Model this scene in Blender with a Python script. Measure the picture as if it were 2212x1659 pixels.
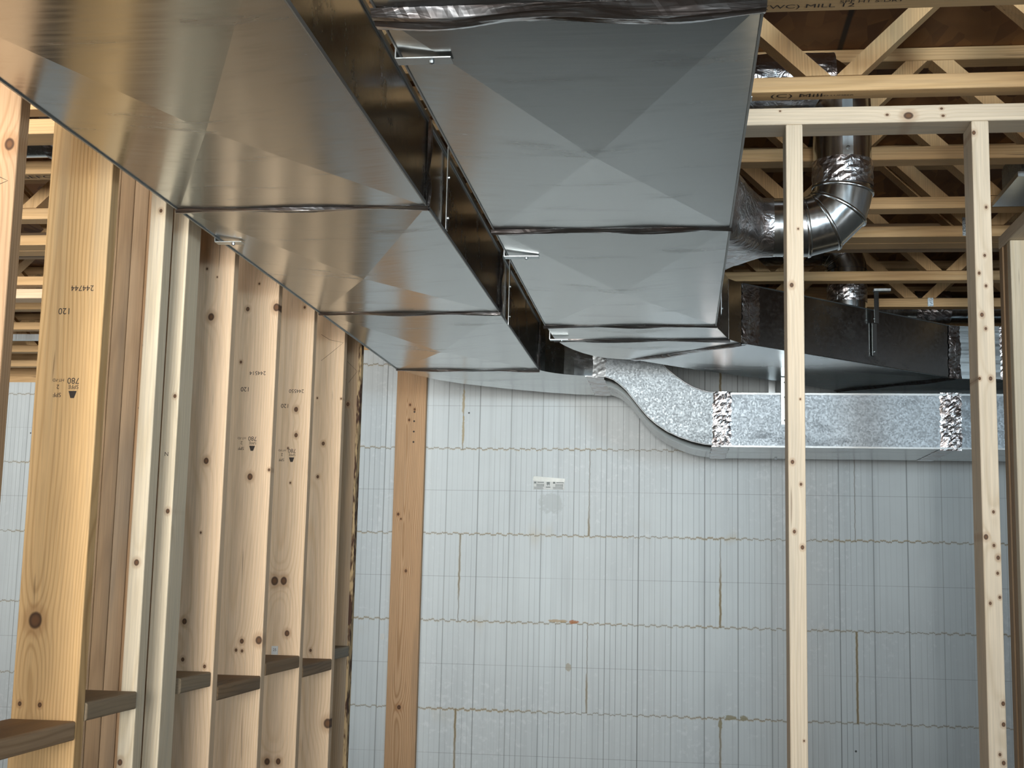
import bpy, bmesh, math, random
from mathutils import Vector, Matrix
random.seed(7)
S = bpy.context.scene
COL = S.collection
PI = math.pi
for o in list(bpy.data.objects): bpy.data.objects.remove(o)

# ------------------------------------------------------------ camera
ZC = 1.6
def cam_axes(a, b, c):
    ca, sa, cb, sb = math.cos(a), math.sin(a), math.cos(b), math.sin(b)
    fwd = Vector((-sa*cb, ca*cb, sb)); right = Vector((ca, sa, 0)); up = right.cross(fwd)
    return math.cos(c)*right + math.sin(c)*up, -math.sin(c)*right + math.cos(c)*up, fwd
r_, u_, w_ = cam_axes(.12743143, .14040395, .0223469)
cd = bpy.data.cameras.new('camera'); cam = bpy.data.objects.new('camera', cd); COL.objects.link(cam)
cd.sensor_width = 36; cd.lens = 2855.848/2212*36; cd.clip_start = .05
m = Matrix.Identity(4)
for i in range(3):
    m[i][0], m[i][1], m[i][2] = r_[i], u_[i], -w_[i]
m[2][3] = ZC
cam.matrix_world = m
S.camera = cam

# ------------------------------------------------------------ world, lights, exposure
W = bpy.data.worlds.new('world'); S.world = W; W.use_nodes = True
W.node_tree.nodes['Background'].inputs[0].default_value = (.85, .92, 1, 1)
W.node_tree.nodes['Background'].inputs[1].default_value = .15
vs = S.view_settings
vs.view_transform = 'Standard'; vs.look = 'None'; vs.gamma = 1; vs.use_curve_mapping = False; vs.exposure = 0.33
def area(name, loc, target, sx, sy, power, color):
    d = bpy.data.lights.new(name, 'AREA'); d.shape = 'RECTANGLE'; d.size = sx; d.size_y = sy
    d.energy = power; d.color = color
    o = bpy.data.objects.new(name, d); COL.objects.link(o); o.location = loc
    o.rotation_euler = (Vector(target)-Vector(loc)).to_track_quat('-Z', 'Y').to_euler()
    return o
# daylight through the patio door and windows in the wall behind the viewer, plus an added fill lamp on the right
L1 = area('patio_door_daylight', (-1.5, -3.2, 1.85), (-2.3, 6.2, 3.0), 4.2, 1.6, 74, (1, .97, .93)); L1.data.spread = math.radians(44)
L2 = area('window_daylight', (2.6, -3.4, 2.15), (-.9, 6.2, 3.1), 1.0, .7, 12, (.66, .86, 1)); L2.data.spread = math.radians(45)
area('right_side_fill', (3.7, .6, 1.7), (-1.2, 3.4, 1.5), 1.6, 1.2, 26, (.90, .95, 1))  # added fill lamp, lifts the right-facing sides of the studs
area('side_room_daylight', (-4.2, -2.5, 1.8), (-3.4, 4, 1.9), 1.6, 1.3, 46, (1, .97, .92))

# ------------------------------------------------------------ helpers
def tag(o, label=None, cat=None, group=None, kind=None):
    if label: o['label'] = label
    if cat: o['category'] = cat
    if group: o['group'] = group
    if kind: o['kind'] = kind
    return o
def empty(name, loc, label, cat, group=None):
    o = bpy.data.objects.new(name, None); COL.objects.link(o); o.location = loc
    o.empty_display_size = .05
    return tag(o, label, cat, group)
def mesh_obj(name, bm, mat, parent=None, origin=(0, 0, 0), smooth=False):
    origin = Vector(origin)
    bmesh.ops.recalc_face_normals(bm, faces=bm.faces)
    bmesh.ops.translate(bm, verts=bm.verts, vec=-origin)
    me = bpy.data.meshes.new(name); bm.to_mesh(me); bm.free()
    if mat: me.materials.append(mat)
    if smooth:
        for p in me.polygons: p.use_smooth = True
    o = bpy.data.objects.new(name, me); COL.objects.link(o)
    if parent:
        o.parent = parent
        pl = Vector((0, 0, 0)); q = parent
        while q: pl += q.location; q = q.parent
        o.location = origin - pl
    else: o.location = origin
    return o
def copy_tree(o, parent=None):
    c = o.copy(); COL.objects.link(c); c.parent = parent
    for ch in [x for x in bpy.data.objects if x.parent == o]: copy_tree(ch, c)
    return c
def add_box(bm, x0, x1, y0, y1, z0, z1, bevel=0.0):
    b2 = bmesh.new()
    vs_ = [b2.verts.new(p) for p in ((x0,y0,z0),(x1,y0,z0),(x1,y1,z0),(x0,y1,z0),(x0,y0,z1),(x1,y0,z1),(x1,y1,z1),(x0,y1,z1))]
    for f in ((0,3,2,1),(4,5,6,7),(0,1,5,4),(1,2,6,5),(2,3,7,6),(3,0,4,7)): b2.faces.new([vs_[i] for i in f])
    if bevel: bmesh.ops.bevel(b2, geom=list(b2.edges), offset=bevel, segments=2, profile=.5, affect='EDGES')
    t = bpy.data.meshes.new('t'); b2.to_mesh(t); b2.free(); bm.from_mesh(t); bpy.data.meshes.remove(t)
def add_prism(bm, pts, z0, z1):
    lo = [bm.verts.new((x, y, z0)) for x, y in pts]; hi = [bm.verts.new((x, y, z1)) for x, y in pts]
    n = len(pts)
    bm.faces.new(lo[::-1]); bm.faces.new(hi)
    for i in range(n): bm.faces.new((lo[i], lo[(i+1) % n], hi[(i+1) % n], hi[i]))
def add_tube(bm, path, radii, seg=32, cap=False):
    rings = []; path = [Vector(p) for p in path]; n = len(path)
    ref = None
    for i, p in enumerate(path):
        t = (path[min(i+1, n-1)]-path[max(i-1, 0)]).normalized()
        if ref is None: ref = Vector((0, 1, 0)) if abs(t.y) < .9 else Vector((1, 0, 0))
        a = (ref - t*ref.dot(t)).normalized(); b = t.cross(a); ref = a
        rr = radii[i] if isinstance(radii, (list, tuple)) else radii
        rings.append([bm.verts.new(p + rr*(math.cos(2*PI*k/seg)*a + math.sin(2*PI*k/seg)*b)) for k in range(seg)])
    for i in range(n-1):
        for k in range(seg):
            bm.faces.new((rings[i][k], rings[i][(k+1) % seg], rings[i+1][(k+1) % seg], rings[i+1][k]))
    if cap:
        bm.faces.new(rings[0][::-1]); bm.faces.new(rings[-1])

# ------------------------------------------------------------ node material helper
class NM:
    def __init__(s, name):
        s.m = bpy.data.materials.new(name); s.m.use_nodes = True
        s.t = s.m.node_tree; s.b = s.t.nodes['Principled BSDF']
    def node(s, ty, **kw):
        n = s.t.nodes.new(ty)
        for k, v in kw.items(): setattr(n, k, v)
        return n
    def put(s, sock, v):
        if isinstance(v, bpy.types.NodeSocket): s.t.links.new(v, sock)
        elif v is not None:
            if isinstance(v, (tuple, list)) and len(v) == 3 and len(getattr(sock, 'default_value', (0,)*3)) == 4: v = (*v, 1)
            sock.default_value = v
    def math(s, op, a, b=None, c=None, clamp=False):
        n = s.node('ShaderNodeMath', operation=op); n.use_clamp = clamp
        s.put(n.inputs[0], a)
        if b is not None: s.put(n.inputs[1], b)
        if c is not None: s.put(n.inputs[2], c)
        return n.outputs[0]
    def mr(s, v, a, b, c=0., d=1., smooth=False):
        n = s.node('ShaderNodeMapRange'); n.interpolation_type = 'SMOOTHSTEP' if smooth else 'LINEAR'
        s.put(n.inputs[0], v)
        for i, q in enumerate((a, b, c, d)): s.put(n.inputs[i+1], q)
        return n.outputs[0]
    def mix(s, f, a, b, mode='MIX'):
        n = s.node('ShaderNodeMix', data_type='RGBA', blend_type=mode)
        s.put(n.inputs[0], f); s.put(n.inputs[6], a); s.put(n.inputs[7], b)
        return n.outputs[2]
    def comb(s, x, y, z):
        n = s.node('ShaderNodeCombineXYZ')
        for i, v in enumerate((x, y, z)): s.put(n.inputs[i], v)
        return n.outputs[0]
    def obj(s):
        n = s.node('ShaderNodeTexCoord'); q = s.node('ShaderNodeSeparateXYZ')
        s.t.links.new(n.outputs['Object'], q.inputs[0]); return n.outputs['Object'], q.outputs[0], q.outputs[1], q.outputs[2]
    def noise(s, vec, scale, detail=2., rough=.5, dim='3D', dist=0.):
        n = s.node('ShaderNodeTexNoise'); n.noise_dimensions = dim
        s.put(n.inputs['Vector'], vec); n.inputs['Scale'].default_value = scale
        n.inputs['Detail'].default_value = detail; n.inputs['Roughness'].default_value = rough; n.inputs['Distortion'].default_value = dist
        return n.outputs[0]
    def bump(s, h, strength, dist=.002):
        n = s.node('ShaderNodeBump'); n.inputs['Strength'].default_value = strength; n.inputs['Distance'].default_value = dist
        s.put(n.inputs['Height'], h); s.t.links.new(n.outputs[0], s.b.inputs['Normal'])
        return n
    def set(s, **kw):
        for k, v in kw.items(): s.put(s.b.inputs[k.replace('_', ' ')], v)

def hexc(h):
    c = [int(h[i:i+2], 16)/255 for i in (0, 2, 4)]
    return tuple(((x+.055)/1.055)**2.4 if x > .04045 else x/12.92 for x in c)

WOODS = {  # base, late wood, stain, stain amount
    'pale':  ('d0c0a8', 'bba88c', 'a09c90', .35),
    'white': ('d8cab0', 'c6b391', 'a4a497', .25),
    'tan':   ('dbc0a0', 'c5a47c', 'c2a27e', .35),
    'gold':  ('d0ab78', 'b08a58', '9b9078', .45),
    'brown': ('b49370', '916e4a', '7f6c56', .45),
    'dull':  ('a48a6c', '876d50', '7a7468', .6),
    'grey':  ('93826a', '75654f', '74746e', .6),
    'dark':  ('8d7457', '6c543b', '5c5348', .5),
    'truss': ('cba87a', 'ad8a58', '8c8268', .35),
}
_wc = {}
def wood(kind, axis, seed=0, knots=(), ring=.55):
    key = (kind, axis, seed, tuple(knots))
    if key in _wc: return _wc[key]
    rnd = random.Random(hash((kind, axis, seed)) & 0xffff if False else seed*131+len(kind)*17+ord(axis))
    base, late, stain, sa = WOODS[kind]
    n = NM('wood_'+kind)
    _, x, y, z = n.obj()
    L, A, B = {'Z': (z, x, y), 'X': (x, z, y), 'Y': (y, z, x)}[axis]
    o1, o2, o3 = rnd.uniform(-50, 50), rnd.uniform(-50, 50), rnd.uniform(-50, 50)
    lowv = n.comb(n.math('MULTIPLY_ADD', A, 5., o1), n.math('MULTIPLY_ADD', B, 5., o2), n.math('MULTIPLY_ADD', L, 1.1, o3))
    low = n.noise(lowv, 1., 2.)
    midv = n.comb(n.math('MULTIPLY_ADD', A, 30., o2), n.math('MULTIPLY_ADD', B, 30., o1), n.math('MULTIPLY_ADD', L, 3., o3))
    mid = n.noise(midv, 1., 2.)
    # knots pull the grain round them
    kmask = None; push = None; halo = None
    for (ka, kl, kr) in knots:
        da = n.math('DIVIDE', n.math('SUBTRACT', A, ka), kr)
        dl = n.math('DIVIDE', n.math('SUBTRACT', L, kl), kr*1.25)
        d2 = n.math('MULTIPLY_ADD', da, da, n.math('MULTIPLY', dl, dl))
        g = n.math('DIVIDE', 1., n.math('MULTIPLY_ADD', d2, .12, 1.))
        push = n.math('MULTIPLY', g, kr*1.4) if push is None else n.math('MULTIPLY_ADD', g, kr*1.4, push)
        kmask = d2 if kmask is None else n.math('MINIMUM', kmask, d2)
    a0 = rnd.uniform(-.045, .045); b0 = rnd.choice([-1, 1])*rnd.uniform(.015, .06); tilt = rnd.uniform(-.03, .03)
    da = n.math('ADD', n.math('SUBTRACT', A, a0), n.math('MULTIPLY', n.math('SUBTRACT', low, .5), .07))
    db = n.math('ADD', n.math('SUBTRACT', B, b0), n.math('MULTIPLY', L, tilt))
    R = n.math('SQRT', n.math('MULTIPLY_ADD', da, da, n.math('MULTIPLY', db, db)))
    R = n.math('ADD', R, n.math('MULTIPLY', mid, .004))
    if push is not None: R = n.math('ADD', R, push)
    w = n.math('SINE', n.math('MULTIPLY', R, 2*PI/.0068))
    w = n.mr(w, -.6, 1., 0., 1.)
    w = n.math('POWER', w, 2.2)
    fv = n.comb(n.math('MULTIPLY', A, 260.), n.math('MULTIPLY', B, 260.), n.math('MULTIPLY_ADD', L, 7., o1))
    fine = n.noise(fv, 1., 3., .6)
    amt = n.math('MULTIPLY', w, n.mr(low, .35, .65, ring*.35, ring))
    col = n.mix(amt, hexc(base), hexc(late))
    sv = n.comb(n.math('MULTIPLY_ADD', A, 14., o3), n.math('MULTIPLY_ADD', B, 14., o1), n.math('MULTIPLY_ADD', L, .9, o2))
    st = n.mr(n.noise(sv, 1., 3., .55), .48, .72, 0., sa, True)
    col = n.mix(st, col, hexc(stain))
    f2 = n.mr(fine, .3, .7, .86, 1.08)
    col = n.mix(1., col, n.comb(f2, f2, f2), 'MULTIPLY')
    # dark flecks and checks along the grain
    ck = n.comb(n.math('MULTIPLY_ADD', A, 90., o2), n.math('MULTIPLY_ADD', B, 90., o3), n.math('MULTIPLY_ADD', L, 5., o1))
    ckm = n.mr(n.noise(ck, 1., 1.), .74, .80, 0., .55)
    col = n.mix(ckm, col, hexc('5a4028'))
    if kmask is not None:
        dd = n.math('ADD', kmask, n.math('MULTIPLY', n.math('SUBTRACT', mid, .5), .9))
        col = n.mix(n.mr(dd, 1.0, 6., .35, 0., True), col, hexc('8a5a30'))
        col = n.mix(n.mr(dd, .55, 1.25, .92, 0., True), col, hexc('3a2415'))
        col = n.mix(n.mr(dd, .0, .55, .55, 0., True), col, hexc('7a5232'))
    n.set(Base_Color=col, Roughness=n.mr(fine, .3, .7, .62, .78))
    n.b.inputs['Specular IOR Level'].default_value = .28
    n.bump(n.math('MULTIPLY_ADD', w, -.4, fine), .12, .0006)
    _wc[key] = n.m
    return n.m

def metal(name, base, rough, streak_axis='X', smudge=.25, spangle=0., rvar=.08, seed=0.):
    n = NM(name); P, x, y, z = n.obj()
    st = {'X': (3., 90., 90.), 'Y': (90., 3., 90.), 'Z': (90., 90., 3.)}[streak_axis]
    v = n.comb(n.math('MULTIPLY_ADD', x, st[0], seed), n.math('MULTIPLY', y, st[1]), n.math('MULTIPLY', z, st[2]))
    br = n.noise(v, 1., 3., .6)
    big = n.noise(n.comb(n.math('MULTIPLY_ADD', x, 2.5, seed), n.math('MULTIPLY', y, 9.), n.math('MULTIPLY', z, 9.)), 1., 4., .6)
    sm = n.mr(big, .52, .72, 0., smudge, True)
    col = n.mix(sm, base, tuple(c*.55 for c in base))
    k = n.mr(br, .3, .7, .93, 1.05); col = n.mix(1., col, n.comb(k, k, k), 'MULTIPLY')
    if spangle:
        vo = n.node('ShaderNodeTexVoronoi'); n.put(vo.inputs['Vector'], P); vo.inputs['Scale'].default_value = 170
        sp = n.node('ShaderNodeSeparateXYZ'); n.t.links.new(vo.outputs['Color'], sp.inputs[0])
        s2 = n.mr(sp.outputs[0], 0, 1, 1-spangle, 1+spangle*.4); col = n.mix(1., col, n.comb(s2, s2, s2), 'MULTIPLY')
        rr = n.mr(sp.outputs[1], 0, 1, rough-.07, rough+.1)
    else: rr = n.mr(br, .3, .7, rough-rvar/2, rough+rvar/2)
    rr = n.math('ADD', rr, n.math('MULTIPLY', sm, .5))
    n.set(Base_Color=col, Metallic=1., Roughness=rr)
    wv = n.noise(n.comb(n.math('MULTIPLY_ADD', x, 1.6, seed), n.math('MULTIPLY', y, 2.2), n.math('MULTIPLY', z, 2.2)), 1., 1.)
    n.bump(n.math('MULTIPLY_ADD', br, .004, wv), .15, .012)
    return n.m
M_DUCT = metal('galvanised_sheet', (.43, .445, .44), .21, 'X', .22)
M_SIDE = metal('galvanised_side', (.40, .43, .44), .22, 'Y', .20, seed=4.)
M_SPANGLE = metal('galvanised_spangle', (.33, .37, .39), .58, 'X', .12, spangle=.22, seed=9.)
M_RUN = metal('galvanised_run', (.32, .36, .385), .56, 'X', .35, spangle=.06, seed=3.)
M_PIPE = metal('galvanised_pipe', (.60, .63, .64), .20, 'Z', .15, seed=7.)
M_STRAP = metal('strap_steel', (.50, .55, .57), .34, 'Z', .1, seed=2.)
M_LOCK = metal('seam_steel', (.40, .42, .42), .50, 'Y', .1, seed=5.)
def foil_mat(name='foil_tape', axis=None):
    n = NM(name); P, x, y, z = n.obj()
    if axis == 'X': V = n.comb(n.math('MULTIPLY', x, .12), y, n.math('MULTIPLY', z, .6))
    else: V = P
    v1 = n.noise(V, 34. if not axis else 55., 3., .55, dist=.8)
    rg = n.math('ABSOLUTE', n.math('SUBTRACT', v1, .5))
    v2 = n.noise(V, 18. if not axis else 60., 2., .5, dist=1.2)
    n.set(Base_Color=n.mix(n.mr(v2, .4, .6), (.42, .38, .37), (.56, .58, .60)), Metallic=1., Roughness=.30)
    n.bump(n.math('ADD', n.math('MULTIPLY', rg, 1.6), v2), 0.5 if not axis else .5, .006 if not axis else .003)
    return n.m
M_SEAM = foil_mat('seam_foil', 'X')
M_FOIL = foil_mat()
def plain(name, col, rough=.6, metallic=0.):
    n = NM(name); P, x, y, z = n.obj()
    k = n.mr(n.noise(P, 40., 3.), .3, .7, .9, 1.06)
    n.set(Base_Color=n.mix(1., col, n.comb(k, k, k), 'MULTIPLY'), Roughness=rough, Metallic=metallic); return n.m
M_INK = plain('stamp_ink', hexc('2e241c'), .7)
M_BLACKW = plain('black_duct_wrap', (.02, .022, .025), .22)
M_PAPER = plain('printed_film', hexc('98a09e'), .35)
M_PAPERD = plain('print_grey', hexc('5c6666'), .5)

# ------------------------------------------------------------ ICF wall material (insulated concrete form panels)
def icf():
    n = NM('foam_form_wall'); P, x, y, z = n.obj()
    CH = .406; Z0 = 1.769
    warp = n.math('MULTIPLY', n.math('SUBTRACT', n.noise(P, 3., 2.), .5), .006)
    sq = n.math('SIGN', n.math('SINE', n.math('MULTIPLY', x, 2*PI/.052)))
    sq2 = n.math('SUBTRACT', n.noise(n.comb(n.math('MULTIPLY', x, 45.), 0., n.math('MULTIPLY', z, 3.)), 1., 3., .7), .5)
    jag = n.math('ADD', n.math('MULTIPLY', sq, .0028), n.math('MULTIPLY', sq2, .018))
    zz = n.math('DIVIDE', n.math('SUBTRACT', n.math('ADD', z, jag), Z0), CH)
    row = n.math('FLOOR', zz)
    fz = n.math('SUBTRACT', zz, row)
    dz = n.math('MULTIPLY', n.math('MINIMUM', fz, n.math('SUBTRACT', 1., fz)), CH)     # distance to a joint
    jn = n.noise(n.comb(n.math('MULTIPLY', x, 1.6), 3., n.math('MULTIPLY', row, 7.)), 1., 2.)
    jl = n.mr(dz, .0009, .0026, 1., 0.)
    foam = n.math('MULTIPLY', n.mr(dz, .002, .0075, 1., 0.), n.mr(jn, .46, .6, .1, .95))
    # vertical joints, running bond
    par = n.math('FLOORED_MODULO', row, 2.)
    zw = n.math('SUBTRACT', n.noise(n.comb(0., 4., n.math('MULTIPLY', z, 22.)), 1., 2., .6), .5)
    xj = n.math('DIVIDE', n.math('SUBTRACT', n.math('SUBTRACT', n.math('ADD', x, n.math('MULTIPLY', zw, .010)), -.42), n.math('MULTIPLY', par, .6096)), 1.2192)
    xj = n.math('SUBTRACT', n.math('ADD', xj, 100.5), n.math('FLOOR', n.math('ADD', xj, 100.5)))
    dx = n.math('MULTIPLY', n.math('ABSOLUTE', n.math('SUBTRACT', xj, .5)), 1.2192)
    vn = n.noise(n.comb(n.math('MULTIPLY', x, .7), 9., n.math('MULTIPLY', z, 1.7)), 1., 2.)
    vj = n.mr(dx, .0012, .003, 1., 0.)
    vfoam = n.math('MULTIPLY', n.mr(dx, .003, .007, 1., 0.), n.mr(vn, .48, .6, 0., 1.))
    # thin straight mid-course score
    fm = n.math('MULTIPLY', n.math('ABSOLUTE', n.math('SUBTRACT', n.math('DIVIDE', n.math('SUBTRACT', z, Z0+.003), CH), n.math('FLOOR', n.math('DIVIDE', n.math('SUBTRACT', z, Z0+.003), CH)))), 1.)
    dm = n.math('MULTIPLY', n.math('ABSOLUTE', n.math('SUBTRACT', fm, .5)), CH)
    mid = n.math('MULTIPLY', n.mr(dm, .0005, .0016, .5, 0.), n.mr(n.noise(n.comb(n.math('MULTIPLY', x, .9), 1., n.math('MULTIPLY', row, 5.)), 1., 1.), .36, .5, .15, 1.))
    # vertical ribs every inch, webs every six inches
    def lines(pitch, ph, w0, w1):
        q = n.math('DIVIDE', n.math('SUBTRACT', n.math('ADD', x, n.math('MULTIPLY', warp, .3)), ph), pitch)
        c = n.math('FLOOR', n.math('ADD', q, .5))
        return n.mr(n.math('MULTIPLY', n.math('ABSOLUTE', n.math('SUBTRACT', q, c)), pitch), w0, w1, 1., 0.), c
    r1, c1 = lines(.0254, -.492, .0006, .0018)
    r2, c2 = lines(.1524, -.492, .0010, .0036)
    wn = n.node('ShaderNodeTexWhiteNoise'); n.put(wn.inputs['Vector'], n.comb(c1, row, 0.))
    strn = n.noise(n.comb(n.math('MULTIPLY', x, 1.3), 2., n.math('MULTIPLY', z, .6)), 1., 2.)
    r1s = n.math('MULTIPLY', r1, n.math('MULTIPLY', n.mr(wn.outputs[0], 0., 1., .15, 1.), n.mr(strn, .38, .6, .2, .8)))
    wn2 = n.node('ShaderNodeTexWhiteNoise'); n.put(wn2.inputs['Vector'], n.comb(c2, 3., 0.))
    r2s = n.math('MULTIPLY', r2, n.mr(wn2.outputs[0], 0., 1., .25, .85))
    base = hexc('c8d1d3')
    cloud = n.noise(n.comb(n.math('MULTIPLY', x, 1.5), y, n.math('MULTIPLY', z, 1.2)), 1., 5., .6)
    streak = n.noise(n.comb(n.math('MULTIPLY', x, 22.), 5., n.math('MULTIPLY', z, .8)), 1., 3., .6)
    col = n.mix(n.mr(cloud, .35, .68, 0., .55), base, hexc('b2b9bc'))
    col = n.mix(n.mr(streak, .5, .75, 0., .4), col, hexc('a3abae'))
    spk = n.noise(P, 38., 4., .7)
    col = n.mix(n.mr(n.math('MULTIPLY', spk, n.mr(cloud, .4, .65, .75, 1.12)), .55, .68, 0., .3), col, hexc('dfe4e6'))
    ochre = n.math('MULTIPLY', n.mr(n.noise(n.comb(n.math('MULTIPLY', x, 5.), 8., n.math('MULTIPLY', z, 3.)), 1., 3.), .62, .72, 0., .35), n.mr(dz, 0., .09, 1., 0.))
    col = n.mix(ochre, col, hexc('b9ad90'))
    col = n.mix(r1s, col, hexc('6d7478'))
    col = n.mix(r2s, col, hexc('6f7474'))
    col = n.mix(mid, col, hexc('6a6a70'))
    col = n.mix(foam, col, hexc('a89a7c'))
    col = n.mix(vfoam, col, hexc('9a8d70'))
    col = n.mix(n.math('MULTIPLY', jl, .7), col, hexc('75705f'))
    col = n.mix(n.math('MULTIPLY', vj, .6), col, hexc('665c48'))
    # foam that has oozed from the joints and a few dirty spots, each with its own shape
    wb = n.math('SUBTRACT', n.noise(P, 60., 3., .6), .5)
    for (px, pz, rx, rz, hx, st) in ((-.483, 1.371, .026, .009, 'a3642c', .85), (-.56, 1.374, .05, .007, 'a88c5c', .7), (.235, .962, .030, .011, '8f8a70', .9), (.295, .962, .022, .012, '8f8a70', .9), (.19, .93, .010, .02, '8f8a70', .9),
                                   (-.507, 1.163, .014, .019, '9c9480', .7), (-1.031, 2.40, .007, .07, 'a79a7a', .8), (-1.029, 2.26, .006, .08, 'a79a7a', .8), (-.60, 1.92, .06, .05, 'a9b0b0', .6)):
        a = n.math('DIVIDE', n.math('SUBTRACT', x, px), rx); c = n.math('DIVIDE', n.math('SUBTRACT', z, pz), rz)
        d = n.math('ADD', n.math('MULTIPLY_ADD', a, a, n.math('MULTIPLY', c, c)), n.math('MULTIPLY', wb, 3.))
        col = n.mix(n.mr(d, .6, 1.1, st, 0.), col, hexc(hx))
    # bug holes
    vo = n.node('ShaderNodeTexVoronoi'); n.put(vo.inputs['Vector'], P); vo.inputs['Scale'].default_value = 3.2
    col = n.mix(n.mr(vo.outputs['Distance'], .012, .02, .9, 0.), col, hexc('20201c'))
    n.set(Base_Color=col, Roughness=.62)
    n.b.inputs['Specular IOR Level'].default_value = .3
    h = n.math('SUBTRACT', n.math('MULTIPLY', spk, .15), n.math('ADD', r1s, n.math('ADD', jl, vj)))
    n.bump(h, .35, .0012)
    return n.m
M_ICF = icf()
def concrete():
    n = NM('concrete_slab'); P, x, y, z = n.obj()
    a = n.noise(P, .8, 5., .6); b = n.noise(P, 30., 3.)
    c = n.mix(n.mr(a, .35, .65), hexc('4c4944'), hexc('68645c')); k = n.mr(b, .3, .7, .92, 1.06)
    n.set(Base_Color=n.mix(1., c, n.comb(k, k, k), 'MULTIPLY'), Roughness=.7); return n.m
def osb():
    n = NM('oriented_strand_board'); P, x, y, z = n.obj()
    v = n.comb(n.math('MULTIPLY', x, 26.), n.math('MULTIPLY', y, 9.), z)
    vo = n.node('ShaderNodeTexVoronoi'); n.put(vo.inputs['Vector'], v); vo.inputs['Scale'].default_value = 1.
    sp = n.node('ShaderNodeSeparateXYZ'); n.t.links.new(vo.outputs['Color'], sp.inputs[0])
    b = n.noise(P, 2.5, 3.)
    c = n.mix(sp.outputs[0], hexc('6e4422'), hexc('a8753f')); c = n.mix(n.mr(b, .4, .65, 0., .6), c, hexc('4f2f17'))
    yy = n.math('DIVIDE', n.math('SUBTRACT', x, .42), 1.22); fr = n.math('ABSOLUTE', n.math('SUBTRACT', yy, n.math('FLOOR', n.math('ADD', yy, .5))))
    c = n.mix(n.mr(fr, .004, .008, .9, 0.), c, hexc('120c08'))
    n.set(Base_Color=c, Roughness=.7); return n.m
M_OSB = osb()

# ------------------------------------------------------------ setting
def shell(name, x0, x1, y0, y1, z0, z1, mat):
    bm = bmesh.new(); add_box(bm, x0, x1, y0, y1, z0, z1)
    o = mesh_obj(name, bm, mat); o['kind'] = 'structure'; return o
shell('floor', -6.2, 4.2, -4.2, 7.8, -.1, 0, concrete())
shell('ceiling', -6.2, 4.2, -4.2, 7.8, 2.998, 3.02, M_OSB)
shell('wall_back', -2.9, 4.2, 6.23, 6.53, 0, 2.652, M_ICF)
shell('wall_back_recess', -6.2, -2.9, 7.4, 7.7, 0, 2.652, M_ICF)
shell('wall_jog', -2.9, -2.6, 6.53, 7.7, 0, 2.652, M_ICF)
shell('wall_left', -6.2, -5.9, -4.2, 7.4, 0, 2.652, M_ICF)
shell('wall_right', 3.9, 4.2, -4.2, 6.23, 0, 2.652, M_ICF)
shell('trim_1', -2.9, 4.2, 6.26, 6.40, 2.652, 2.689, wood('truss', 'X', 91))       # sill plates on top of the walls
shell('trim_2', -6.2, -2.9, 7.42, 7.56, 2.652, 2.689, wood('truss', 'X', 92))
shell('trim_3', -6.2, 4.2, 7.62, 7.66, 2.70, 2.997, wood('truss', 'X', 93))       # rim boards closing the joist bays
shell('trim_4', -2.9, 4.2, 6.42, 6.46, 2.69, 2.997, wood('truss', 'X', 94))

# ------------------------------------------------------------ lumber
def board(name, x0, x1, y0, y1, z0, z1, mat, label=None, cat=None, group=None, parent=None, bevel=.003):
    bm = bmesh.new(); add_box(bm, x0, x1, y0, y1, z0, z1, bevel)
    o = mesh_obj(name, bm, mat, parent, ((x0+x1)/2, (y0+y1)/2, z0))
    if label: tag(o, label, cat, group)
    return o
def stamp(parent, text, x, y, z, size, rot=PI, face='front', name='ink_stamp', bar=False, sx=1.):
    c = bpy.data.curves.new(name, 'FONT'); c.body = text; c.size = size; c.align_x = 'CENTER'; c.align_y = 'CENTER'
    t = bpy.data.objects.new('tmp', c)
    me = bpy.data.meshes.new_from_object(t); bpy.data.objects.remove(t); me.name = name
    me.materials.clear(); me.materials.append(M_INK)
    M = Matrix.Diagonal((sx, 1, 1, 1))
    M = Matrix.Rotation(rot, 4, 'Z') @ M
    if face == 'front': M = Matrix.Rotation(PI/2, 4, 'X') @ M
    elif face == 'below': M = Matrix.Rotation(PI, 4, 'X') @ M
    elif face == 'left': M = Matrix.Rotation(-PI/2, 4, 'Z') @ Matrix.Rotation(PI/2, 4, 'X') @ M
    me.transform(M)
    o = bpy.data.objects.new(name, me); COL.objects.link(o); o.parent = parent
    o.location = Vector((x, y, z)) - parent.location
    return o
def loc_knots(ks, cx, z0): return tuple((round(x-cx, 4), round(z-z0, 4), r) for x, z, r in ks)
def grade_marks(o, x, y, number, z=0., third=True):
    e = .0006
    if number: stamp(o, number, x+.018, y-e, 2.170, .017)
    stamp(o, '120', x-.018, y-e, 2.121, .019)
    if third:
        stamp(o, '780', x+.012, y-e, 1.973, .018); stamp(o, 'SPFE', x+.013, y-e, 1.960, .012)
        bm = bmesh.new(); vs3 = [bm.verts.new((x+.012+dx, y-e, 1.943+dz)) for dx, dz in ((-.009, .008), (.009, .008), (.004, -.007), (-.004, -.007))]
        bm.faces.new(vs3); q = mesh_obj('ink_stamp', bm, M_INK, o, (x, y-e, 1.943))
        stamp(o, 'HT-FD', x-.021, y-e, 1.974, .009); stamp(o, '2', x-.021, y-e, 1.960, .013); stamp(o, 'SPF', x-.022, y-e, 1.943, .013)

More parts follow.
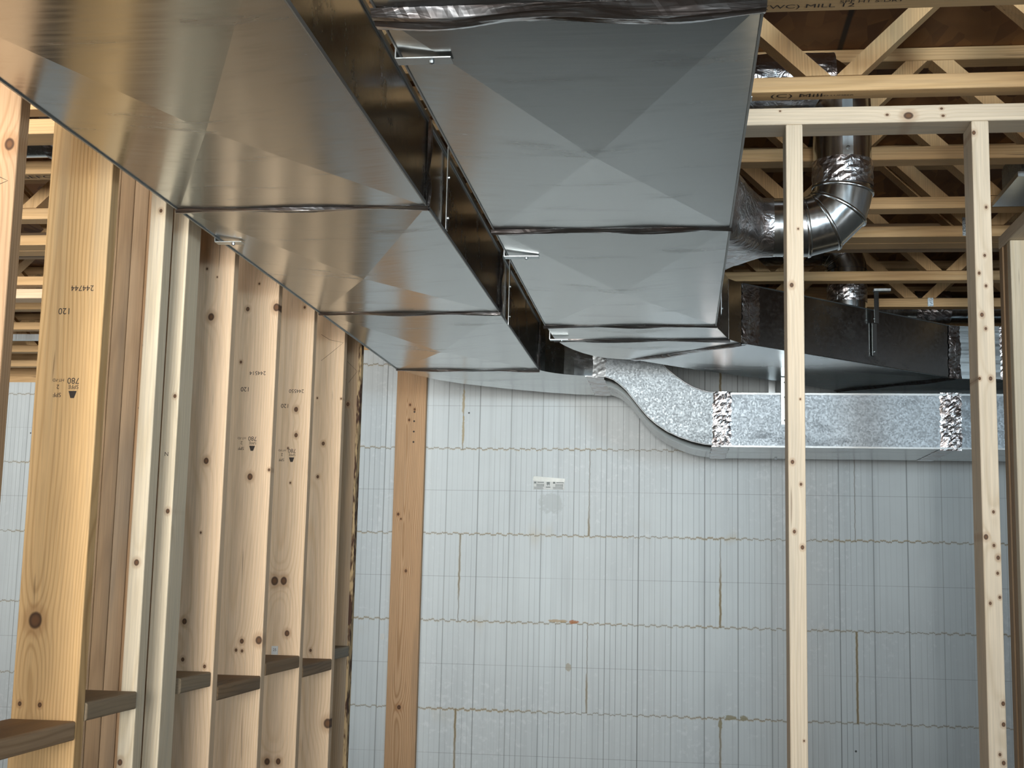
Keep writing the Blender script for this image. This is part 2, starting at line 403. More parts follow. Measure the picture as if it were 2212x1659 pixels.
G1 = 'studs of the long framed wall on the left'
XW = -1.2
def left_stud(y, mat, label, group=G1, w=.1397):
    return board('wall_stud', XW-w, XW, y, y+.038, 0, 2.627, mat, label, 'stud', None)
k0 = loc_knots([(-1.216, 2.351, .010), (-1.222, 1.9, .004)], XW-.07, 0)
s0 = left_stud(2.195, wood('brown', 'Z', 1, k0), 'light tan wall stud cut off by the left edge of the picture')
kp = loc_knots([(-1.302, 1.479, .014), (-1.322, 1.312, .004), (-1.279, 1.311, .004)], XW-.07, 0)
s1 = left_stud(2.595, wood('gold', 'Z', 2, kp, .9), 'wide golden wall stud with streaky grain at far left, above the lowest block')
k2 = loc_knots([(-1.258, 2.262, .009), (-1.277, 2.395, .003), (-1.247, 2.372, .002), (-1.250, 1.872, .007), (-1.284, 1.352, .005), (-1.285, 1.45, .007), (-1.224, 1.336, .004), (-1.254, 1.682, .003)], XW-.07, 0)
s2 = left_stud(3.385, wood('tan', 'Z', 3, k2), 'tan wall stud directly right of the bluish grey stud side')
k3 = loc_knots([(-1.295, 2.365, .006), (-1.206, 2.37, .010), (-1.308, 2.203, .004), (-1.263, 2.443, .003), (-1.262, 1.859, .008), (-1.278, 1.354, .004), (-1.260, 1.352, .004), (-1.212, 1.384, .010), (-1.262, 1.38, .006), (-1.205, 1.88, .004)], XW-.07, 0)
s3 = left_stud(3.79, wood('tan', 'Z', 4, k3), 'tan wall stud stamped 244514, second of the four even studs')
k4 = loc_knots([(-1.235, 2.45, .004), (-1.249, 2.109, .007), (-1.245, 2.024, .006), (-1.270, 1.981, .003), (-1.294, 1.551, .012), (-1.264, 1.552, .011), (-1.245, 1.386, .008), (-1.291, .985, .010), (-1.255, .987, .008), (-1.257, 1.868, .003)], XW-.07, 0)
s4 = left_stud(4.185, wood('tan', 'Z', 5, k4), 'tan wall stud stamped 244550, with paired knots low down')
k5 = loc_knots([(-1.264, 2.036, .006), (-1.279, 1.917, .005), (-1.205, 2.198, .003), (-1.293, 2.2, .003), (-1.206, 1.062, .014), (-1.278, 1.309, .005)], XW-.07, 0)
s5 = left_stud(4.59, wood('tan', 'Z', 6, k5), 'tan wall stud with a dark edge knot, fourth of the even studs')
grade_marks(s1, -1.267, 2.595, '244744')
grade_marks(s3, -1.272, 3.79, '244514')
grade_marks(s4, -1.268, 4.185, '244550')
k6 = loc_knots([(-1.240, 2.211, .006), (-1.254, 2.305, .003)], XW-.07, 0)
s6 = board('wall_stud', XW-.1397, XW-.012, 4.85, 4.888, 0, 2.627, wood('dull', 'Z', 7, k6), 'weathered grey-brown wall stud with dark bark edge, beside the doorway gap', 'stud')
def bark():
    n = NM('bark_edge'); P, x, y, z = n.obj()
    v = n.noise(n.comb(n.math('MULTIPLY', x, 60.), n.math('MULTIPLY', y, 30.), n.math('MULTIPLY', z, 11.)), 1., 3., .6)
    c = n.mix(n.mr(v, .46, .56), hexc('a8906a'), hexc('3f2718'))
    n.set(Base_Color=c, Roughness=.85); n.bump(v, .6, .003); return n.m
bm = bmesh.new(); N = 90; rr = random.Random(3); prev = None
for i in range(N+1):
    zq = 2.627*i/N; wv = .006*math.sin(zq*9)+rr.uniform(-.0015, .0015)
    ring = [bm.verts.new(p) for p in ((XW-.0125, 4.851, zq), (XW-.003+wv*.4, 4.853, zq), (XW+wv*.5-.001, 4.870, zq), (XW-.001, 4.887, zq), (XW-.0125, 4.887, zq))]
    if prev:
        for a in range(5): bm.faces.new((prev[a], prev[(a+1) % 5], ring[(a+1) % 5], ring[a]))
    else: bm.faces.new(ring)
    prev = ring
bm.faces.new(prev[::-1])
be = mesh_obj('bark_edge', bm, bark(), s6, (XW-.006, 4.87, 0)); be['label'] = 'dark bark edge'

def pencil(parent, pts, y):
    bm = bmesh.new(); add_tube(bm, [(x, y-.0003, z) for x, z in pts], .0006, 5)
    mesh_obj('pencil_mark', bm, M_INK, parent, (pts[0][0], y, pts[0][1]))
pencil(s5, [(-1.288, 2.432), (-1.255, 2.412), (-1.2045, 2.402), (-1.24, 2.372), (-1.284, 2.336)], 4.59)
pencil(s6, [(-1.255, 2.375), (-1.2145, 2.337), (-1.247, 2.293)], 4.85)
pencil(s0, [(-1.229, 2.289), (-1.2135, 2.282), (-1.229, 2.276)], 2.195)

# corner pack where the cross wall meets
w1 = board('wall_stud', -1.2375, -1.2, 2.893, 2.942, 0, 2.627, wood('white', 'Z', 8, loc_knots([(-1.212, 2.42, .004), (-1.219, 1.6, .006), (-1.229, 1.16, .006)], -1.219, 0)), 'near-white narrow corner stud behind the end of the second block', 'stud')
w2 = board('wall_stud', -1.2395, -1.2, 3.04, 3.129, 0, 2.627, wood('white', 'Z', 9, loc_knots([(-1.211, 1.723, .005), (-1.21, 2.0, .004)], -1.22, 0)), 'near-white corner stud whose right side looks bluish grey', 'stud')
dk = []  # darker wood kinds carry the golden stud's shade in their colour
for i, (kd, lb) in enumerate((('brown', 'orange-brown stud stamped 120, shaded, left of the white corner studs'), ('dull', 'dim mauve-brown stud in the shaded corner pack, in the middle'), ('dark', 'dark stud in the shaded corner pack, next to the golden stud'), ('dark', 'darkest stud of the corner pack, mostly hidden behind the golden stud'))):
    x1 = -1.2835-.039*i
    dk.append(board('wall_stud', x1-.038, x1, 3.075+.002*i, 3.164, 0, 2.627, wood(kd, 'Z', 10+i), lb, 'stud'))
stamp(dk[0], '120', -1.303, 3.0744, 2.131, .016); stamp(dk[0], 'HT-FD', -1.303, 3.0744, 1.975, .009); stamp(dk[0], '2', -1.303, 3.0744, 1.962, .012); stamp(dk[0], 'SPF', -1.303, 3.0744, 1.943, .012)
stamp(w2, 'N', -1.222, 3.0394, 1.86, .014)
k7 = loc_knots([(-1.28, 2.379, .005), (-1.257, 2.357, .005), (-1.282, 2.306, .005), (-1.32, 1.855, .006), (-1.306, 1.833, .004), (-1.274, 1.589, .006), (-1.285, .96, .010)], XW-.075, 0)
endst = board('wall_stud', -1.352, -1.207, 6.192, 6.229, 0, 2.627, wood('brown', 'Z', 15, k7, .9), 'brown wall stud fixed flat against the grey foam wall', 'stud')
for zz_ in (2.345, 2.30, 2.25, 2.20):
    bm = bmesh.new(); add_tube(bm, [(-1.262, 6.1905, zz_), (-1.262, 6.1925, zz_)], .0045, 10, True)
    q = mesh_obj('screw_head', bm, M_INK, endst, (-1.262, 6.191, zz_))
# fire blocking between the studs; dark tones mix older wood with painted-in shade
def block(x0, x1, y0, y1, z0, z1, seed, label, kind='grey'):
    bm = bmesh.new(); add_box(bm, x0, x1, y0, y1, z0, z1)
    ed = [e for e in bm.edges if abs(e.verts[0].co.x-x1) < 1e-5 and abs(e.verts[1].co.x-x1) < 1e-5]
    bmesh.ops.bevel(bm, geom=ed, offset=.006, segments=3, profile=.5, affect='EDGES')
    return tag(mesh_obj('blocking_board', bm, wood(kind, 'Y', seed), None, ((x0+x1)/2, (y0+y1)/2, z0)), label, 'board')
BX = XW-.1397
block(BX, XW+.001, 2.234, 2.594, 1.244, 1.282, 31, 'brown blocking board in front of the golden stud, lowest and nearest', 'dull')
block(BX, XW+.003, 2.634, 2.891, 1.277, 1.315, 32, 'grey-brown blocking board ending in front of the white corner studs')
block(BX, XW-.004, 3.168, 3.384, 1.285, 1.323, 33, 'grey blocking board between the bluish grey stud side and first even stud')
block(BX, XW+.001, 3.424, 3.789, 1.245, 1.283, 34, 'dark blocking board below stamp 244514, between first and second even studs', 'dark')
block(BX, XW+.001, 3.829, 4.184, 1.279, 1.317, 35, 'dark blocking board below stamp 244550, with a small tag above it', 'dark')
block(BX, XW+.001, 4.224, 4.589, 1.244, 1.282, 36, 'dark blocking board between the third and fourth even studs', 'dark')
block(BX, XW-.004, 4.629, 4.849, 1.275, 1.313, 37, 'short grey blocking board beside the bark-edged stud')
bm = bmesh.new(); add_box(bm, -1.293, -1.272, 4.1815, 4.1845, 1.318, 1.345)
tg = mesh_obj('stapled_tag', bm, plain('tag_paper', hexc('c9cac6'), .5), None, (-1.282, 4.183, 1.318)); tag(tg, 'tiny printed paper tag on the third even stud, just above its block', 'tag')
stamp(tg, '25', -1.282, 4.1812, 1.333, .012, 0)
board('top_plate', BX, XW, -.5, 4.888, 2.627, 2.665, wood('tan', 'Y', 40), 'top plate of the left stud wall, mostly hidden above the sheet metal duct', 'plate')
board('top_plate', -5.9, BX-.002, 2.93, 3.02, 2.6275, 2.666, wood('truss', 'X', 41), 'clean pale top plate seen between the two leftmost studs, near the picture top', 'plate')
board('top_plate', -5.9, BX-.002, 4.86, 4.95, 2.6275, 2.666, wood('tan', 'X', 42), 'pale top plate low among the far trusses, between the two leftmost studs', 'plate')
# near partition on the right
kpl = tuple((a, b, c) for a, b, c in ((2.642-2.627, .0, .008), (.015, .0, .001)))
P_ = board('top_plate', -.44, .96, 2.97, 3.06, 2.627, 2.667, wood('pale', 'X', 43, ((.015, .512-.26, .009), (.018, .465-.26, .003), (.030, .585-.26, .003), (.013, .588-.26, .003), (.032, .226-.26, .002))), 'whitish top plate carrying the two foreground studs at right', 'plate')
ks1 = loc_knots([(.2645, 2.381, .0022), (.249, 2.251, .005), (.266, 1.992, .002), (.248, 1.852, .004), (.266, 1.803, .003), (.251, 1.699, .0035), (.268, 1.665, .004), (.268, 1.253, .002)], .2575, 0)
st1 = board('wall_stud', .2385, .2765, 2.97, 3.059, 0, 2.627, wood('pale', 'Z', 44, ks1), 'clean pale foreground stud in front of the round pipe elbow', 'stud')
ks2 = loc_knots([(.654, 2.599, .004), (.676, 2.426, .003), (.670, 2.316, .003), (.657, 2.276, .003), (.671, 2.247, .003), (.6605, 2.182, .004), (.668, 2.151, .003), (.652, 2.04, .003), (.675, 2.04, .004), (.673, 1.749, .003), (.656, 1.695, .005), (.672, 1.677, .003), (.680, 1.651, .004), (.678, 1.618, .003), (.681, 1.567, .003), (.661, 1.554, .003), (.6815, 1.345, .004), (.681, 1.302, .004), (.672, 1.24, .003), (.679, 1.223, .004)], .668, 0)
st2 = board('wall_stud', .649, .687, 2.97, 3.059, 0, 2.627, wood('pale', 'Z', 45, ks2, .8), 'blotchy foreground stud full of staple holes, near the right edge', 'stud')
# right-hand framing
hd = board('header_board', .972, 1.11, 2.0, 4.125, 2.612, 2.650, wood('pale', 'Y', 46), 'header board running up out of the picture at the right edge', 'board')
r1_ = board('wall_stud', .976, 1.065, 4.00, 4.038, 0, 2.611, wood('white', 'Z', 47), 'pale stud face cut off by the right edge of the picture', 'stud')
board('wall_stud', .976, 1.065, 4.040, 4.078, 0, 2.611, wood('dull', 'Z', 48), 'brownish stud side directly left of the cut-off pale stud face', 'stud')
r3_ = board('wall_stud', .972, 1.061, 4.080, 4.122, 0, 2.611, wood('dull', 'Z', 49), 'brownish stud side beside the gap right of the blotchy foreground stud', 'stud')

# ------------------------------------------------------------ floor trusses
TZ0, TZ1 = 2.6905, 2.997
def make_truss(y, w, label, mat_c, mat_w, x0=-5.88, x1=3.88):
    t = empty('floor_truss', (0, y, TZ0), label, 'truss', 'open-web floor trusses overhead')
    board('bottom_chord', x0, x1, y, y+w, TZ0, TZ0+.036, mat_c, parent=t)
    board('top_chord', x0, x1, y, y+w, TZ1-.036, TZ1, mat_c, parent=t)
    apex = .343; pitch = .618
    def web(xa, xb):
        bm = bmesh.new(); a = Vector((xa, 0, TZ0+.037)); b = Vector((xb, 0, TZ1-.037)); d = (b-a).normalized()
        hw = .019/abs(d.z)
        pts = [(a.x-hw, a.z), (a.x+hw, a.z), (b.x+hw, b.z), (b.x-hw, b.z)]
        lo = [bm.verts.new((px, y+.001, pz)) for px, pz in pts]; hi = [bm.verts.new((px, y+w-.001, pz)) for px, pz in pts]
        bm.faces.new(lo); bm.faces.new(hi[::-1])
        for i in range(4): bm.faces.new((lo[i], hi[i], hi[(i+1) % 4], lo[(i+1) % 4]))
        return bm
    if make_truss.protos is None:
        make_truss.protos = []
        for xa, xb in ((-.034, -pitch/2+.034), (.034, pitch/2-.034)):
            o = mesh_obj('web', web(xa, xb), mat_w, t, (0, y, TZ0+.037)); make_truss.protos.append(o.data)
            bpy.data.objects.remove(o)
    for k in range(-7, 4):
        for d in make_truss.protos:
            o = bpy.data.objects.new('web', d); COL.objects.link(o); o.parent = t
            o.location = (apex+k*pitch, 0, .037)
    return t
make_truss.protos = None
tc = [wood('truss', 'X', 60, ((.022, .392, .006), (.020, .455, .004), (.018, .645, .004), (.018, .96, .006))), wood('truss', 'X', 61), wood('truss', 'X', 62, ((.024, .935, .007), (.026, .967, .006), (.010, .554, .003), (.02, .371, .004), (.022, -3.1, .008), (.02, -3.06, .008)))]
tw = wood('truss', 'Z', 65)
TR = [(2.435, .062, 0, 'floor truss crossing the very top right corner, nearest of all'),
      (2.932, .056, 0, 'floor truss just above the whitish top plate, second from the front'),
      (3.448, .060, 1, 'floor truss behind the vertical round pipe, third from the front'),
      (3.925, .064, 1, 'floor truss level with the pipe elbow top, fourth from the front'),
      (4.262, .080, 2, 'front one of the tightly paired floor trusses behind the pipe elbow'),
      (4.346, .080, 1, 'rear one of the tightly paired floor trusses behind the pipe elbow'),
      (4.904, .056, 2, 'floor truss with dark knots just above the tapering duct'),
      (5.395, .056, 1, 'floor truss meeting the tapering duct midway, seventh from the front'),
      (5.88, .056, 2, 'floor truss low behind the narrow duct end, above the far duct'),
      (6.53, .056, 1, 'floor truss above the left room, third from the far end'),
      (7.03, .056, 2, 'floor truss above the left room, second from the far end')]
trs = []
for i, (y, w, mi, lb) in enumerate(TR): trs.append(make_truss(y, w, lb, tc[mi], tw))
for t in trs: del t['group']
bm = bmesh.new()
led = board('ledger_board', -5.88, 3.88, 4.43, 4.5, TZ0+.006, TZ0+.09, wood('dull', 'X', 66), 'ledger board fixed behind the paired floor trusses', 'board')
def plate_mat():
    n = NM('nail_plate_steel'); P, x, y, z = n.obj()
    v = n.node('ShaderNodeTexVoronoi'); n.put(v.inputs['Vector'], P); v.inputs['Scale'].default_value = 160
    n.set(Base_Color=n.mix(n.mr(v.outputs['Distance'], .2, .5), (.12, .15, .17), (.45, .5, .52)), Metallic=.9, Roughness=.45); return n.m
M_NP = plate_mat()
bm = bmesh.new(); add_box(bm, .895, .975, 4.2595, 4.2618, 2.692, 2.752); q = mesh_obj('nail_plate', bm, M_NP, trs[4], (.93, 4.26, 2.7))
bm = bmesh.new(); add_box(bm, .990, 1.012, 5.3928, 5.3948, 2.692, 2.727); q = mesh_obj('nail_plate', bm, M_NP, trs[7], (1., 5.394, 2.7))
stamp(trs[0], 'SPF HT S-DRY', .36, 2.455, TZ0-.0006, .018, 0, 'below', sx=1.1); stamp(trs[0], '(WC) MILL 12', .245, 2.47, TZ0-.0006, .024, 0, 'below', sx=1.2)
stamp(trs[1], '(C) Mill', .262, 2.957, TZ0-.0006, .030, 0, 'below', sx=1.3); stamp(trs[1], 'SELECTED LUMBER', .330, 2.960, TZ0-.0006, .012, 0, 'below', sx=1.2)
stamp(trs[2], 'SEFO', -1.83, 3.478, TZ0-.0006, .036, 0, 'below', sx=1.2)

# ------------------------------------------------------------ sheet metal
def cross_section(x0, x1, y0, y1, z0, z1, dip=.0055, mat=None, parent=None, name='duct_section', slope=None):
    """box duct piece whose bottom panel is cross-broken into four shallow facets"""
    bm = bmesh.new()
    c = [bm.verts.new(p) for p in ((x0, y0, z0), (x1, y0, z0), (x1, y1, z0), (x0, y1, z0))]
    h = [bm.verts.new(p) for p in ((x0, y0, z1), (x1, y0, z1), (x1, y1, z1), (x0, y1, z1))]
    m_ = bm.verts.new(((x0+x1)/2, (y0+y1)/2, z0-dip))
    for i in range(4): bm.faces.new((c[i], c[(i+1) % 4], m_)); bm.faces.new((c[i], c[(i+1) % 4], h[(i+1) % 4], h[i]))
    bm.faces.new(h)
    return mesh_obj(name, bm, mat or M_DUCT, parent, ((x0+x1)/2, (y0+y1)/2, z0))
def poly_section(pts, z0, z1, parent, mat=None, dip=.004, centre=None, name='duct_section', sub=None):
    bm = bmesh.new(); n = len(pts)
    lo = [bm.verts.new((x, y, z0)) for x, y in pts]; hi = [bm.verts.new((x, y, z1)) for x, y in pts]
    cx = sum(p[0] for p in pts)/n; cy = sum(p[1] for p in pts)/n
    if centre: cx, cy = centre
    if dip:
        m_ = bm.verts.new((cx, cy, z0-dip))
        for i in range(n): bm.faces.new((lo[i], lo[(i+1) % n], m_))
    else: bm.faces.new(lo)
    bm.faces.new(hi)
    for i in range(n): bm.faces.new((lo[i], lo[(i+1) % n], hi[(i+1) % n], hi[i]))
    return mesh_obj(name, bm, mat or M_DUCT, parent, (cx, cy, z0))
def crumple_strip(p0, p1, across, nrm, width, rise, parent, name='foil_tape', seed=0, bulge=.4, nx=70, ny=7, amp=.0012):
    """strip of crumpled foil tape from p0 to p1, standing off a surface along nrm"""
    r = random.Random(seed); p0, p1, across, nrm = map(Vector, (p0, p1, across, nrm))
    bm = bmesh.new(); g = []
    ph = [r.uniform(0, 6) for _ in range(ny+1)]; fold = name == 'taped_seam'
    for i in range(nx+1):
        t = i/nx; row = []
        wob = r.uniform(-1, 1)*width*.05
        for j in range(ny+1):
            s = j/ny*2-1
            hgt = rise*(1-abs(s)**2.5) * (.6+.4*math.sin(t*11+seed)) + rise*.25 + ((amp*1.6*math.sin(t*(4+j)+ph[j])+r.uniform(-amp, amp)*.12 if fold else r.uniform(-amp, amp)) if 0 < j < ny else 0)
            if j in (0, ny): hgt = .0004
            row.append(bm.verts.new(p0.lerp(p1, t) + across*(s*width/2 + ((wob*.35 if fold else wob) if j in (0, ny) else r.uniform(-.0004, .0004))) + nrm*hgt))
        g.append(row)
    for i in range(nx):
        for j in range(ny): bm.faces.new((g[i][j], g[i+1][j], g[i+1][j+1], g[i][j+1]))
    o = mesh_obj(name, bm, M_SEAM if name == 'taped_seam' else M_FOIL, parent, p0.lerp(p1, .5))
    md = o.modifiers.new('s', 'SOLIDIFY'); md.thickness = .0006; md.offset = -1
    return o
ZB, ZT = 2.4, 2.6
# left trunk duct (A)
A = empty('trunk_duct', (-.85, 3.5, ZB), 'long flat trunk duct on the left, dropping through an S bend at the back wall', 'duct')
AX0, AX1 = -1.135, -.563
for y0, y1 in ((-2.0, -.84), (-.84, .38), (.38, 1.6), (1.6, 2.815), (2.815, 4.03), (4.03, 5.205)):
    cross_section(AX0, AX1, y0+.001, y1-.001, ZB, ZT, .027, parent=A)
bm = bmesh.new(); add_box(bm, AX0-.004, AX0-.0003, -2, 5.2, ZB-.003, ZB+.012); add_box(bm, AX1+.0003, AX1+.003, -2, 5.2, ZB-.001, ZB+.008)
add_box(bm, AX1+.0003, AX1+.004, -2, 5.2, ZT-.008, ZT+.002)
mesh_obj('lock_seam', bm, M_LOCK, A, (-.85, 3, ZB))
for i, y in enumerate((1.6, 2.815, 4.03, 5.205)):
    crumple_strip((AX0-.006, y, ZB-.001), (AX1+.006, y, ZB-.001), (0, 1, 0), (0, 0, -1), (.028, .026, .022, .022)[i], .007, A, 'taped_seam', seed=i+1)
    crumple_strip((AX1+.002, y, ZB), (AX1+.002, y, ZT), (0, 1, 0), (1, 0, 0), .030, .006, A, 'taped_seam', seed=i+11, nx=30)
# elbow into the back run
outer = [(-1.135, 5.207), (-1.09, 5.36), (-1.02, 5.505), (-.937, 5.61), (-.755, 5.77), (-.60, 5.875), (-.46, 5.945), (-.346, 5.965)]
inner = [(-.346, 5.375), (-.39, 5.362), (-.43, 5.347), (-.47, 5.325), (-.505, 5.295), (-.54, 5.25), (-.563, 5.207)]
bm = bmesh.new(); pts = outer+inner
poly_section(pts, ZB, ZT, A, M_DUCT, .007, (-.80, 5.50), 'elbow_section')
bm = bmesh.new()
for a, b in zip(inner[:-1], inner[1:]):
    pass
# S offset profile: bottom and top line in x-z, swept over y
botp = [(-.344, 2.400), (-.30, 2.397), (-.27, 2.386), (-.245, 2.368), (-.215, 2.340), (-.187, 2.305), (-.158, 2.268), (-.13, 2.236), (-.095, 2.205), (-.05, 2.175), (0, 2.152), (.05, 2.135), (.10, 2.124), (.165, 2.118)]
topp = [(-.344, 2.600), (-.27, 2.592), (-.20, 2.567), (-.15, 2.532), (-.11, 2.492), (-.075, 2.455), (-.045, 2.425), (-.015, 2.400), (.02, 2.375), (.05, 2.358), (.08, 2.346), (.11, 2.338), (.14, 2.334), (.165, 2.332)]
EY0, EY1 = 5.375, 5.955
def spl(pp, n):
    out = []
    for i in range(n):
        t = i/(n-1)*(len(pp)-1); k = min(int(t), len(pp)-2); f = t-k
        out.append((pp[k][0]*(1-f)+pp[k+1][0]*f, pp[k][1]*(1-f)+pp[k+1][1]*f))
    return out
bm = bmesh.new(); rows = []
bp, tp = spl(botp, 40), spl(topp, 40)
for (bx, bz), (tx, tz) in zip(bp, tp):
    rows.append([bm.verts.new(p) for p in ((bx, EY0, bz), (tx, EY0, tz), (tx, EY1, tz), (bx, EY1, bz))])
for a, b in zip(rows[:-1], rows[1:]):
    for k in range(4): bm.faces.new((a[k], b[k], b[(k+1) % 4], a[(k+1) % 4]))
bm.faces.new(rows[0]); bm.faces.new(rows[-1][::-1])
off = mesh_obj('offset_section', bm, M_SPANGLE, A, (-.1, 5.6, 2.3))
off.data.materials.append(M_DUCT)
for p in off.data.polygons:
    p.use_smooth = abs(p.normal.y) < .5; p.material_index = 0 if abs(p.normal.y) > .5 else 1     # cheek sheet and wrapper sheet
bm = bmesh.new()      # raised edges of the S cheek
for pp in (bp, tp):
    for sgn, yy in ((0, EY0),):
        add_tube(bm, [(x, yy-.001, z) for x, z in pp], .0028, 6)
mesh_obj('lock_seam', bm, M_LOCK, A, (-.1, 5.37, 2.3), True)
for x0, x1 in ((.166, 1.063), (1.065, 2.28), (2.282, 3.4)):
    bm = bmesh.new(); add_box(bm, x0, x1, EY0, EY1, 2.118, 2.332)
    bmesh.ops.delete(bm, geom=[f for f in bm.faces if f.normal.z < -.9], context='FACES_ONLY')
    bm.verts.ensure_lookup_table()
    lo = sorted([v for v in bm.verts if v.co.z < 2.2], key=lambda v: math.atan2(v.co.y-5.66, v.co.x-(x0+x1)/2))
    mm = bm.verts.new(((x0+x1)/2, 5.66, 2.112))
    for i in range(4): bm.faces.new((lo[i], lo[(i+1) % 4], mm))
    o = mesh_obj('straight_section', bm, M_RUN, A, ((x0+x1)/2, 5.6, 2.118)); o.data.materials.append(M_DUCT)
    for p in o.data.polygons: p.material_index = 0 if abs(p.normal.y) > .5 else 1
bm = bmesh.new(); add_box(bm, .166, 3.4, EY0-.005, EY0-.0003, 2.113, 2.120); add_box(bm, .166, 3.4, EY0-.004, EY0-.0003, 2.326, 2.334)
mesh_obj('lock_seam', bm, M_LOCK, A, (1, 5.37, 2.12))
crumple_strip((-.344, EY0-.001, 2.398), (-.344, EY0-.001, 2.602), (1, 0, 0), (0, -1, 0), .085, .0015, A, seed=21, nx=20, amp=.0002).data.materials[0] = M_SIDE
crumple_strip((-.344, EY0, 2.399), (-.344, EY1, 2.399), (1, 0, 0), (0, 0, -1), .075, .0025, A, seed=22, nx=30, amp=.0004)
crumple_strip((.168, EY0-.001, 2.114), (.172, EY0-.001, 2.338), (1, 0, 0), (0, -1, 0), .074, .004, A, seed=23, nx=26, ny=8, amp=.0018)
crumple_strip((.166, EY0, 2.117), (.166, EY1, 2.117), (1, 0, 0), (0, 0, -1), .070, .002, A, seed=24, nx=30, amp=.0004)
crumple_strip((1.064, EY0-.001, 2.108), (1.066, EY0-.001, 2.338), (1, 0, 0), (0, -1, 0), .082, .004, A, seed=25, nx=26, ny=8, amp=.002)
crumple_strip((1.064, EY0, 2.117), (1.064, EY1, 2.117), (1, 0, 0), (0, 0, -1), .070, .002, A, seed=26, nx=30, amp=.0004)
def screw(parent, p, d, r=.004, name='screw_head'):
    bm = bmesh.new(); p = Vector(p); add_tube(bm, [p, p+Vector(d)*.004, p+Vector(d)*.0055], [r, r*.9, r*.3], 10, True)
    return mesh_obj(name, bm, M_STRAP, parent, p)
screw(A, (-.275, EY0, 2.475), (0, -1, 0), .006)
screw(A, (.42, 5.9, 2.1155), (0, 0, -1), .007)

# right trunk duct (B) with its tapering branch (C)
Bd = empty('trunk_duct', (-.16, 3.0, ZB), 'wide trunk duct at the picture top, ending in a tapering branch to the right', 'duct')
BX0, BX1 = -.437, .113
for y0, y1 in ((-2.0, -.63), (-.63, .585), (.585, 1.80), (1.80, 3.03), (3.03, 4.255)):
    cross_section(BX0, BX1, y0+.001, y1-.001, ZB, 2.612, .022, parent=Bd)
bm = bmesh.new(); add_box(bm, BX0-.003, BX0-.0003, -2, 4.25, ZB-.002, ZB+.010); add_box(bm, BX1+.0003, BX1+.004, -2, 4.25, ZB-.003, ZB+.014)
mesh_obj('lock_seam', bm, M_LOCK, Bd, (-.16, 3, ZB))
for i, y in enumerate((1.80, 3.03, 4.257)):
    crumple_strip((BX0-.008, y, ZB-.001), (BX1+.006, y, ZB-.001), (0, 1, 0), (0, 0, -1), (.060, .030, .026)[i], (.014, .008, .006)[i], Bd, 'taped_seam', seed=31+i, amp=(.0022, .001, .0008)[i])
poly_section([(BX0, 4.258), (BX1, 4.258), (.165, 4.508), (-.430, 4.528)], ZB, 2.612, Bd, M_DUCT, .004)
crumple_strip((-.436, 4.530, ZB-.001), (.170, 4.510, ZB-.001), (0, 1, 0), (0, 0, -1), .026, .006, Bd, 'taped_seam', seed=35)
poly_section([(.166, 4.510), (.216, 4.592), (-.171, 4.950), (-.235, 4.935), (-.276, 4.910), (-.32, 4.86), (-.354, 4.80), (-.385, 4.72), (-.410, 4.63), (-.429, 4.530)], ZB, 2.612, Bd, M_DUCT, .006, (-.12, 4.70), 'elbow_section')
d_ = Vector((.387, -.358, 0)).normalized(); ac = Vector((d_.y, -d_.x, 0))
crumple_strip((-.174, 4.953, ZB-.001), (.219, 4.590, ZB-.001), ac, (0, 0, -1), .034, .007, Bd, 'taped_seam', seed=36)
TZC = 2.614
poly_section([(.218, 4.593), (1.087, 5.408), (.669, 5.776), (.414, 5.505), (.20, 5.315), (.02, 5.15), (-.169, 4.952)], ZB, TZC, Bd, M_DUCT, .006, (.45, 5.12), 'tapered_section')
crumple_strip((1.090, 5.406, ZB-.001), (.667, 5.779, ZB-.001), Vector((.75, .66, 0)), (0, 0, -1), .030, .006, Bd, 'taped_seam', seed=37)
poly_section([(1.089, 5.410), (1.9, 5.44), (3.4, 5.5), (3.4, 6.1), (1.36, 6.03), (1.07, 5.955), (.772, 5.86), (.671, 5.778)], ZB, TZC, Bd, M_DUCT, .004, (1.2, 5.72), 'straight_section')
# taped vertical joints on the near cheek of the branch
nC = Vector((.684, -.729, 0)); aC = Vector((.729, .684, 0))
crumple_strip(Vector((.245, 4.618, ZB))+nC*.001, Vector((.245, 4.618, TZC))+nC*.001, aC, nC, .085, .003, Bd, seed=38, nx=24, amp=.0005)
crumple_strip((1.098, 5.404, ZB-.002), (1.098, 5.404, TZC), Vector((.85, .5, 0)).normalized(), Vector((.3, -.95, 0)).normalized(), .075, .004, Bd, seed=39, nx=24, ny=7, amp=.0012)
crumple_strip((1.30, 5.417, ZB-.002), (1.30, 5.417, TZC), (1, 0, 0), (0, -1, 0), .06, .004, Bd, seed=40, nx=24, ny=8, amp=.002)
bm = bmesh.new(); q0 = Vector((.218, 4.593, 0))+nC*.002; q1 = Vector((1.087, 5.408, 0))+nC*.002
for zq in (ZB+.001, TZC-.001): add_tube(bm, [(q0.x, q0.y, zq), (q1.x, q1.y, zq)], .0022, 6)
mesh_obj('lock_seam', bm, M_STRAP, Bd, (.6, 5, ZB))
